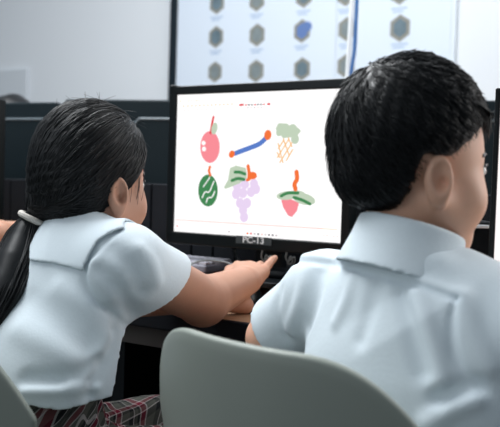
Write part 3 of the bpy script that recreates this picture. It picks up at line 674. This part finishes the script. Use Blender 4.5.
    shirt = cloth_obj('blouse', outer, cut, lo, hi, .0030, M_shirt, root)
    # flat back collar
    quad = [(28, 214), (34, 263), (60, 266), (84, 271), (91, 262), (103, 243), (122, 226), (112, 206), (60, 200)]
    qp = [np.array(p, float) for p in quad]
    cq = hit(70, 245, base); nrm = -tf*.8+tu*.3-fw*.4; nrm /= np.linalg.norm(nrm); 
    pl = [on_plane(x, y, cq, nrm) for x, y in quad]; ax1 = pl[3]-pl[1]; ax1 -= nrm*(ax1@nrm); ax1 /= np.linalg.norm(ax1); ax2 = np.cross(nrm, ax1)
    p2 = np.array([[(p-cq)@ax1, (p-cq)@ax2] for p in pl])
    def poly2(P):
        d0 = (P-cq.astype(np.float32)); X = d0@ax1; Y = d0@ax2; n = len(p2); dmin = np.full(len(P), 9., np.float32); ins = np.zeros(len(P), bool)
        for i in range(n):
            a, b_ = p2[i], p2[(i+1) % n]; e = b_-a; t = np.clip(((X-a[0])*e[0]+(Y-a[1])*e[1])/(e@e), 0, 1); dmin = np.minimum(dmin, np.hypot(X-a[0]-t*e[0], Y-a[1]-t*e[1]))
            cnd = (a[1] > Y) != (b_[1] > Y); ins ^= cnd & (X < (b_[0]-a[0])*(Y-a[1])/((b_[1]-a[1]) or 1e-9)+a[0])
        return np.where(ins, -dmin, dmin)
    cf = [(np.array([hit(x, y, base) for x, y in dense([(58, 222), (50, 240), (46, 262)])]), .007, .0025)]
    def couter(P): return base(P)-.005-ridges(P, cf)
    def ccut(P):
        front = (P-cq.astype(np.float32))@nrm.astype(np.float32)
        return np.maximum(np.maximum(poly2(P), -(front+.07)), -cone(P, N-tu*.03+tf*.01, N+tu*.12+tf*.03, .048, .048))
    lo, hi = bbox([cq, N], .14); cloth_obj('collar', couter, ccut, lo, hi, .0030, M_shirt, shirt, .004)
    # --- skirt
    pk = lambda P: np.arctan2((P-hips.astype(np.float32))@tr.astype(np.float32), -(P-hips.astype(np.float32))@tf.astype(np.float32))
    def skirtf(P):
        d = smin(ell(P, hips+ZV*.05, (.126, .103, .20), tB), legs_sdf(P, hips+ZV*.005, tB, .062, .29, .082, .078, .50, .38), .05)
        d = smin(d, ell(P, hips+tf*.15+ZV*.005, (.13, .18, .075), tB), .05)
        d = d+.0022*np.sin(pk(P)*22)
        return smax(d, P[:, 2]-(hemz+.035), .01)
    lo, hi = bbox([hips-.16, hips+.16, hips+tf*.45+tr*.16, hips+tf*.45-tr*.16], .02); lo[2] = .36; hi[2] = .80
    P, F = mesh_sdf(skirtf, lo, hi, .0042, 2); me = np_mesh('skirt', P, F); uvl = me.uv_layers.new(name='UVMap'); vi = np.zeros(len(me.loops), np.int32); me.loops.foreach_get('vertex_index', vi)
    vv = np.zeros(len(me.vertices)*3, np.float32); me.vertices.foreach_get('co', vv); vv = vv.reshape(-1, 3)[vi]; U = (vv-hips)@tr; Wf = (vv-hips)@tf
    uv = np.stack([(U*.8+Wf*.35)/.052, (vv[:, 2]-Wf*.9)/.052], 1); uvl.data.foreach_set('uv', uv.astype(np.float32).ravel()); link('skirt', me, M_plaid, root)
    for sx in (-1, 1): shoe(hips, tB, .06, .30, sx, root)
    # the mouse under her hand
    mcn = WR+kd*.055; mcn[2] = DZ; mo = empty('computer_mouse', mcn, 'black computer mouse under the girl\'s hand', 'mouse')
    top_ = WR[2]-DZ-.010
    sdf_obj('shell', lambda P: smax(ell(P, mcn, (.028, .050, max(.022, top_)), frame(math.radians(14))), -(P[:, 2]-DZ), .003), mcn-.07, mcn+.07, .003, M_gls, mo, 1)
    MB().tube([mcn+kd*.03+ZV*(top_*.75+.002), mcn+kd*.038+ZV*(top_*.62+.002)], .003, 10).build('scroll_wheel', M_rdg, mo)
girl()

# ===== the boy =====
def boy():
    hB = frame(math.radians(76), math.radians(7), math.radians(1)); hO = at(418, 165, .86); hs = 0.93
    tB = frame(math.radians(44), math.radians(10)); tr, tf, tu = tB
    SL = at(327, 291, .945); SR = SL+tr*.285; SR[2] = SL[2]-.004
    N = (SL+SR)/2; N = N+tf*.0; N[2] = SL[2]+.045
    Nn = np.array([.186, .850, .880]); nax = np.array([.25, .13, .96])
    hips = N-tu*.37-tf*.02; hips[2] = .515
    EL = at(272, 338, 1.03); WR = EL+np.array([.10, .17, .03]); WR[2] = DZ+.04
    ER = SR+tf*.07-ZV*.17+tr*.04; WRr = ER+tf*.20-tr*.03; WRr[2] = DZ+.04; ER[2] = DZ-.035
    root = empty('person', (hips[0], hips[1], 0), 'boy with short black hair in a white shirt, seated with his back to the viewer', 'person')
    head = head_sdf(hO, hB, hs, Nn-nax*.02)
    fB = frame(math.radians(35), .1); kd, hup = fB[1], fB[2]
    fl = [(-.12, .1, -.5, -.5, .056), (.0, .08, -.5, -.5, .062), (.1, .05, -.5, -.5, .058), (.22, 0., -.5, -.45, .046)]
    def body(P):
        d = head(P)
        t = ell(P, N-tu*.13, (.11, .07, .14), tB); t = smin(t, ell(P, N-tu*.28, (.10, .075, .12), tB), .06); t = smin(t, ell(P, hips, (.12, .10, .09), tB), .06); t = smin(t, cone(P, SL, SR, .036, .036), .05)
        d = smin(d, t, .03)
        d = smin(d, cone(P, SL, EL, .040, .034), .02); d = smin(d, cone(P, EL, WR, .034, .022), .012)
        d = smin(d, cone(P, SR, ER, .040, .034), .02); d = smin(d, cone(P, ER, WRr, .034, .022), .012)
        d = smin(d, legs_sdf(P, hips, tB, .065, .31, .062, .046), .04)
        for wr, sgn in ((WR, -1), (WRr, 1)):
            sd = fB[0]*sgn
            def hand(Q, dq, wr=wr, sd=sd):
                th = [wr+kd*.015-sd*.016, wr+kd*.045-sd*.036, wr+kd*.068-sd*.038-hup*.004, wr+kd*.082-sd*.034-hup*.010]
                return smin(dq, smin(fingers_sdf(Q, wr, kd, sd, hup, fl), thumb_sdf(Q, th, [.013, .0105, .009, .0075]), .006), .01)
            d = local_eval(P, [wr-.03, wr+kd*.14], .06, hand, d)
        return d
    lo, hi = bbox([hO+.12, hO-.12, hips-.12, SL-.06, SR+.06, EL-.05, WR+kd*.16, WRr+kd*.16, ER, hips+tf*.45+tr*.12, hips+tf*.4-tr*.12], .03); lo[2] = .05
    sdf_obj('body', body, lo, hi, .0026, M_skin_b, root, 1)
    face_parts(hO, hB, hs, root)
    # --- short hair
    hc = np.array([0, -.020, .034]); hrad = np.array([.081, .096, .097])
    def region(q):
        """negative where hair grows"""
        x = np.abs(q[:, 0]); y, z = q[:, 1], q[:, 2]
        front = np.where(z > .008, y-(-.006+.98*z), y-(-.030+.12*z))
        return front
    def hairf(P):
        q = ((P-hO.astype(np.float32))@hB.T.astype(np.float32))/hs; x = np.abs(q[:, 0])
        low = np.clip((.03-q[:, 2])/.09, 0, 1); rad_s = 1-.105*low
        d = ell(np.stack([q[:, 0]/rad_s, q[:, 1], q[:, 2]], 1), hc, hrad); d = smin(d, ell(q, (0, -.038, -.02), (.058, .064, .055)), .02)
        d = smax(d, region(q), .006); d = smax(d, -(q[:, 2]+.066+.0*x), .02)
        ang = np.arctan2(q[:, 0], q[:, 1]+.02)
        return d+.0013*np.sin(ang*31)*np.clip((q[:, 2]+.02)/.06, 0, 1)
    hair = sdf_obj('hair', hairf, hO-.15, hO+.15, .0033, M_hair, root, 2)
    crown = np.array([.08, -.62, .78]); crown /= np.linalg.norm(crown); paths = []
    for _ in range(7000):
        v = rng.normal(size=3); v /= np.linalg.norm(v); p0 = hc+hrad*v
        if region(p0[None])[0] > -.003 or p0[2] < -.06: continue
        t = v-crown; t -= v*(t@v); nt_ = np.linalg.norm(t)+1e-6; t /= nt_; swirl = np.cross(v, t); t = t+.35*swirl+.25*rng.normal(size=3); t -= v*(t@v); t /= np.linalg.norm(t)
        low = np.clip((.03-p0[2])/.09, 0, 1); ln = (rng.uniform(.28, .55))*(1-.62*low); lift = rng.uniform(.0, .07)*(1-.75*low); start = rng.uniform(.955, 1.0); L = []
        sh = np.array([1-.105*low, 1, 1])
        for s_ in np.linspace(0, 1, 7):
            dd = v*math.cos(ln*s_)+t*math.sin(ln*s_); L.append(hc+hrad*sh*dd*(start+(lift+.03)*s_*(1-.45*s_)))
        if L[-1][2] < .05 and region(np.array(L[-1])[None])[0] > .004: continue
        paths.append(hO+hs*(np.array(L)@hB))
    n0 = len(paths)
    # fringe over the forehead
    for _ in range(260):
        x = rng.uniform(-.066, .066); y0 = .062-.35*abs(x); z0 = .086-.25*abs(x); q0 = np.array([x, y0-.035, z0+.015]); q1 = np.array([x*1.04, y0+.006, z0]); q2 = np.array([x*1.06+rng.normal()*.004, y0+.012+rng.normal()*.003, z0-.022+rng.normal()*.008])
        paths.append(hO+hs*(np.array(spline([q0, q1, q2], 3))@hB))
    A = np.array(paths, np.float32); A[:n0] = project(A[:n0], hairf, np.linspace(0, 1, 7)[None]*rng.uniform(.0005, .0075, (n0, 1))**1.0*np.clip((A[:n0, :1, 2]-hO[2]+.05)/.08, .12, 1))
    strands('hair_strands', A, rng.uniform(.0007, .0016, len(paths)), M_hair, hair, .25)
    # --- shirt
    sax = (EL-SL)/np.linalg.norm(EL-SL); slen = np.linalg.norm(EL-SL); axr = (ER-SR)/np.linalg.norm(ER-SR)
    def base(P):
        t = ell(P, N-tu*.13, (.140, .092, .155), tB); t = smin(t, ell(P, N-tu*.30, (.132, .10, .16), tB), .05); t = smin(t, cone(P, SL, SR, .046, .046), .05)
        t = smin(t, cone(P, Nn-nax*.03, N-tu*.05, .064, .085), .035)
        return smin(smin(t, cone(P, SL, SL+sax*.2, .047, .054), .028), cone(P, SR, SR+axr*.2, .050, .062), .028)
    folds = []
    def fold(pts, wd, amp): folds.append((np.array([hit(x, y, base) for x, y in dense(pts)]), wd, amp*1.9))
    yoke = [(288, 262), (300, 261), (318, 262), (340, 265.5), (370, 272), (400, 280), (430, 290), (456, 299)]
    fold(yoke, .0036, -.0048); fold([(x, y-5) for x, y in yoke], .006, .0016)
    fold([(457, 299), (452, 322), (454, 350), (466, 374), (478, 386)], .0042, -.003)
    fold([(415, 296), (424, 320), (434, 352), (440, 380)], .009, .0045); fold([(404, 296), (412, 330), (424, 372)], .010, -.0035)
    fold([(306, 272), (300, 300), (290, 330)], .010, .003); fold([(322, 272), (316, 300), (308, 326)], .009, -.003); fold([(352, 278), (346, 300), (336, 322)], .008, .0022); fold([(376, 284), (370, 312), (360, 340)], .009, -.002)
    fold([(462, 300), (470, 330), (488, 366)], .012, .004); fold([(440, 400), (456, 394), (476, 388)], .010, -.006); fold([(430, 424), (450, 408), (474, 398)], .010, .006); fold([(396, 262), (420, 258), (440, 262)], .016, .003)
    fold([(280, 290), (276, 312), (284, 336)], .009, -.002)
    hemc = SL+sax*slen*.80; hemd = sax
    def outer(P): return base(P)-ridges(P, folds)
    hemz = .545
    def nkcut(P): return cone(P, Nn-nax*.06, Nn+nax*.14, .055, .055)
    def cut(P):
        c = hemz-P[:, 2]
        c = np.where(((P-SL.astype(np.float32))@sax.astype(np.float32)) > .03, np.maximum(c, (P-hemc)@hemd), c)
        c = np.where(((P-SR.astype(np.float32))@axr.astype(np.float32)) > .03, np.maximum(c, (P-(SR+axr*.15))@axr), c)
        return np.maximum(c, -nkcut(P))
    lo, hi = bbox([SL, SR, SL+sax*.2, SR+axr*.2, N+tu*.05, hips], .11); lo[2] = hemz-.02
    shirt = cloth_obj('shirt', outer, cut, lo, hi, .0028, M_shirt, root)
    # folded collar: stand and fall
    cax = nax/np.linalg.norm(nax); cc = np.array([.185, .850, .9205])-cax*.052
    def cyl(P):
        q = P-cc.astype(np.float32); hgt = q@cax.astype(np.float32); return hgt, np.linalg.norm(q-hgt[:, None]*cax.astype(np.float32), axis=1)
    def couter(P): hgt, rad = cyl(P); return (rad-(.0605+np.clip(.054-hgt, 0, 1)**1.5*.85-.004*np.clip((hgt-.044)/.010, 0, 1)**2))*.8
    def ccut(P): hgt, rad = cyl(P); return np.maximum(hgt-.050, -.010-hgt)
    lo, hi = bbox([cc-cax*.02, cc+cax*.07], .11); cloth_obj('collar', couter, ccut, lo, hi, .0028, M_shirt, shirt, .004)
    # --- trousers and shoes
    def trs(P):
        d = smin(ell(P, hips, (.138, .115, .11), tB), legs_sdf(P, hips, tB, .068, .31, .076, .062), .05); return smax(smax(d, P[:, 2]-(hemz+.03), .01), .10-P[:, 2], .005)
    lo, hi = bbox([hips-.16, hips+.16, hips+tf*.45+tr*.16, hips+tf*.45-tr*.16], .02); lo[2] = .08; sdf_obj('trousers', trs, lo, hi, .006, M_trs, root, 2)
    for sx in (-1, 1): shoe(hips, tB, .065, .31, sx, root)
boy()

# ===== half hidden children further off =====
def far_child(hO, hB, tB, arm, label, seat):
    r, f, u = tB; N = hO-ZV*.155-f*.02; root = empty('person', (N[0], N[1], 0), label, 'person'); SL, SR = N-r*.13-ZV*.03, N+r*.13-ZV*.03; hips = N-ZV*.36; hips[2] = .5; head = head_sdf(hO, hB)
    a, e, w_ = arm
    def body(P):
        t = smin(ell(P, N-ZV*.15, (.11, .07, .16), tB), ell(P, hips, (.12, .1, .1), tB), .06); t = smin(t, cone(P, SL, SR, .035, .035), .05); d = smin(head(P), t, .03)
        sh = SR if a > 0 else SL
        d = smin(d, cone(P, sh, e, .038, .034), .02); d = smin(d, cone(P, e, w_, .034, .022), .012); d = smin(d, cone(P, w_, w_+(w_-e)*.3, .022, .014), .01)
        return smin(d, legs_sdf(P, hips, tB, .06, .3, .06, .045), .04)
    lo, hi = bbox([hO+.11, hO-.11, SL, SR, hips, e, w_+(w_-e)*.35, hips+f*.4-r*.1, hips+f*.4+r*.1], .09); lo[2] = .04
    sdf_obj('body', body, lo, hi, .007, M_skin_g, root, 2)
    def shirt(P):
        t = smin(ell(P, N-ZV*.15, (.13, .09, .19), tB), ell(P, hips+ZV*.08, (.13, .11, .12), tB), .05); t = smin(t, cone(P, SL, SR, .046, .046), .05); sh = SR if a > 0 else SL
        t = smin(t, cone(P, sh, sh+(e-sh)*.5, .05, .05), .03); return smax(t, -cone(P, N-ZV*.02, N+ZV*.1, .05, .05), .004)
    lo, hi = bbox([SL, SR, hips, e], .13); sdf_obj('shirt', shirt, lo, hi, .008, M_shirt, root, 2)
    def hr(P):
        q = (P-hO.astype(np.float32))@hB.T.astype(np.float32); d = ell(q, (0, -.016, .03), (.083, .098, .086)); d = smin(d, ell(q, (0, -.045, -.02), (.07, .055, .055)), .03); return smax(d, q[:, 1]-(.03+.7*q[:, 2]), .01)+.002*np.sin(q[:, 0]*120)
    sdf_obj('hair', hr, hO-.14, hO+.14, .006, M_hair, root, 1); face_parts(hO, hB, 1.0, root)
    return root
tB = frame(math.radians(210)); hB = frame(math.radians(200), .3)
h = at(11, 96, 2.75); h[2] -= .112
far_child(h, hB, tB, (1, h+tB[0]*.15+tB[1]*.1-ZV*.32, h+tB[0]*.05+tB[1]*.3-ZV*.30), 'child behind the far monitors with only the crown of dark hair showing', None)
tB = frame(math.radians(35)); hB = frame(math.radians(35), .1)
e = at(-4, 235, 1.72); wv = e+FV*.2-RV*.06; wv[2] = e[2]-.0
hh = e-RV*.19-FV*.10; hh[2] = 1.0
far_child(hh, hB, tB, (1, e, wv), 'child cut off at the left edge, bare elbow showing beside the ponytail', None)
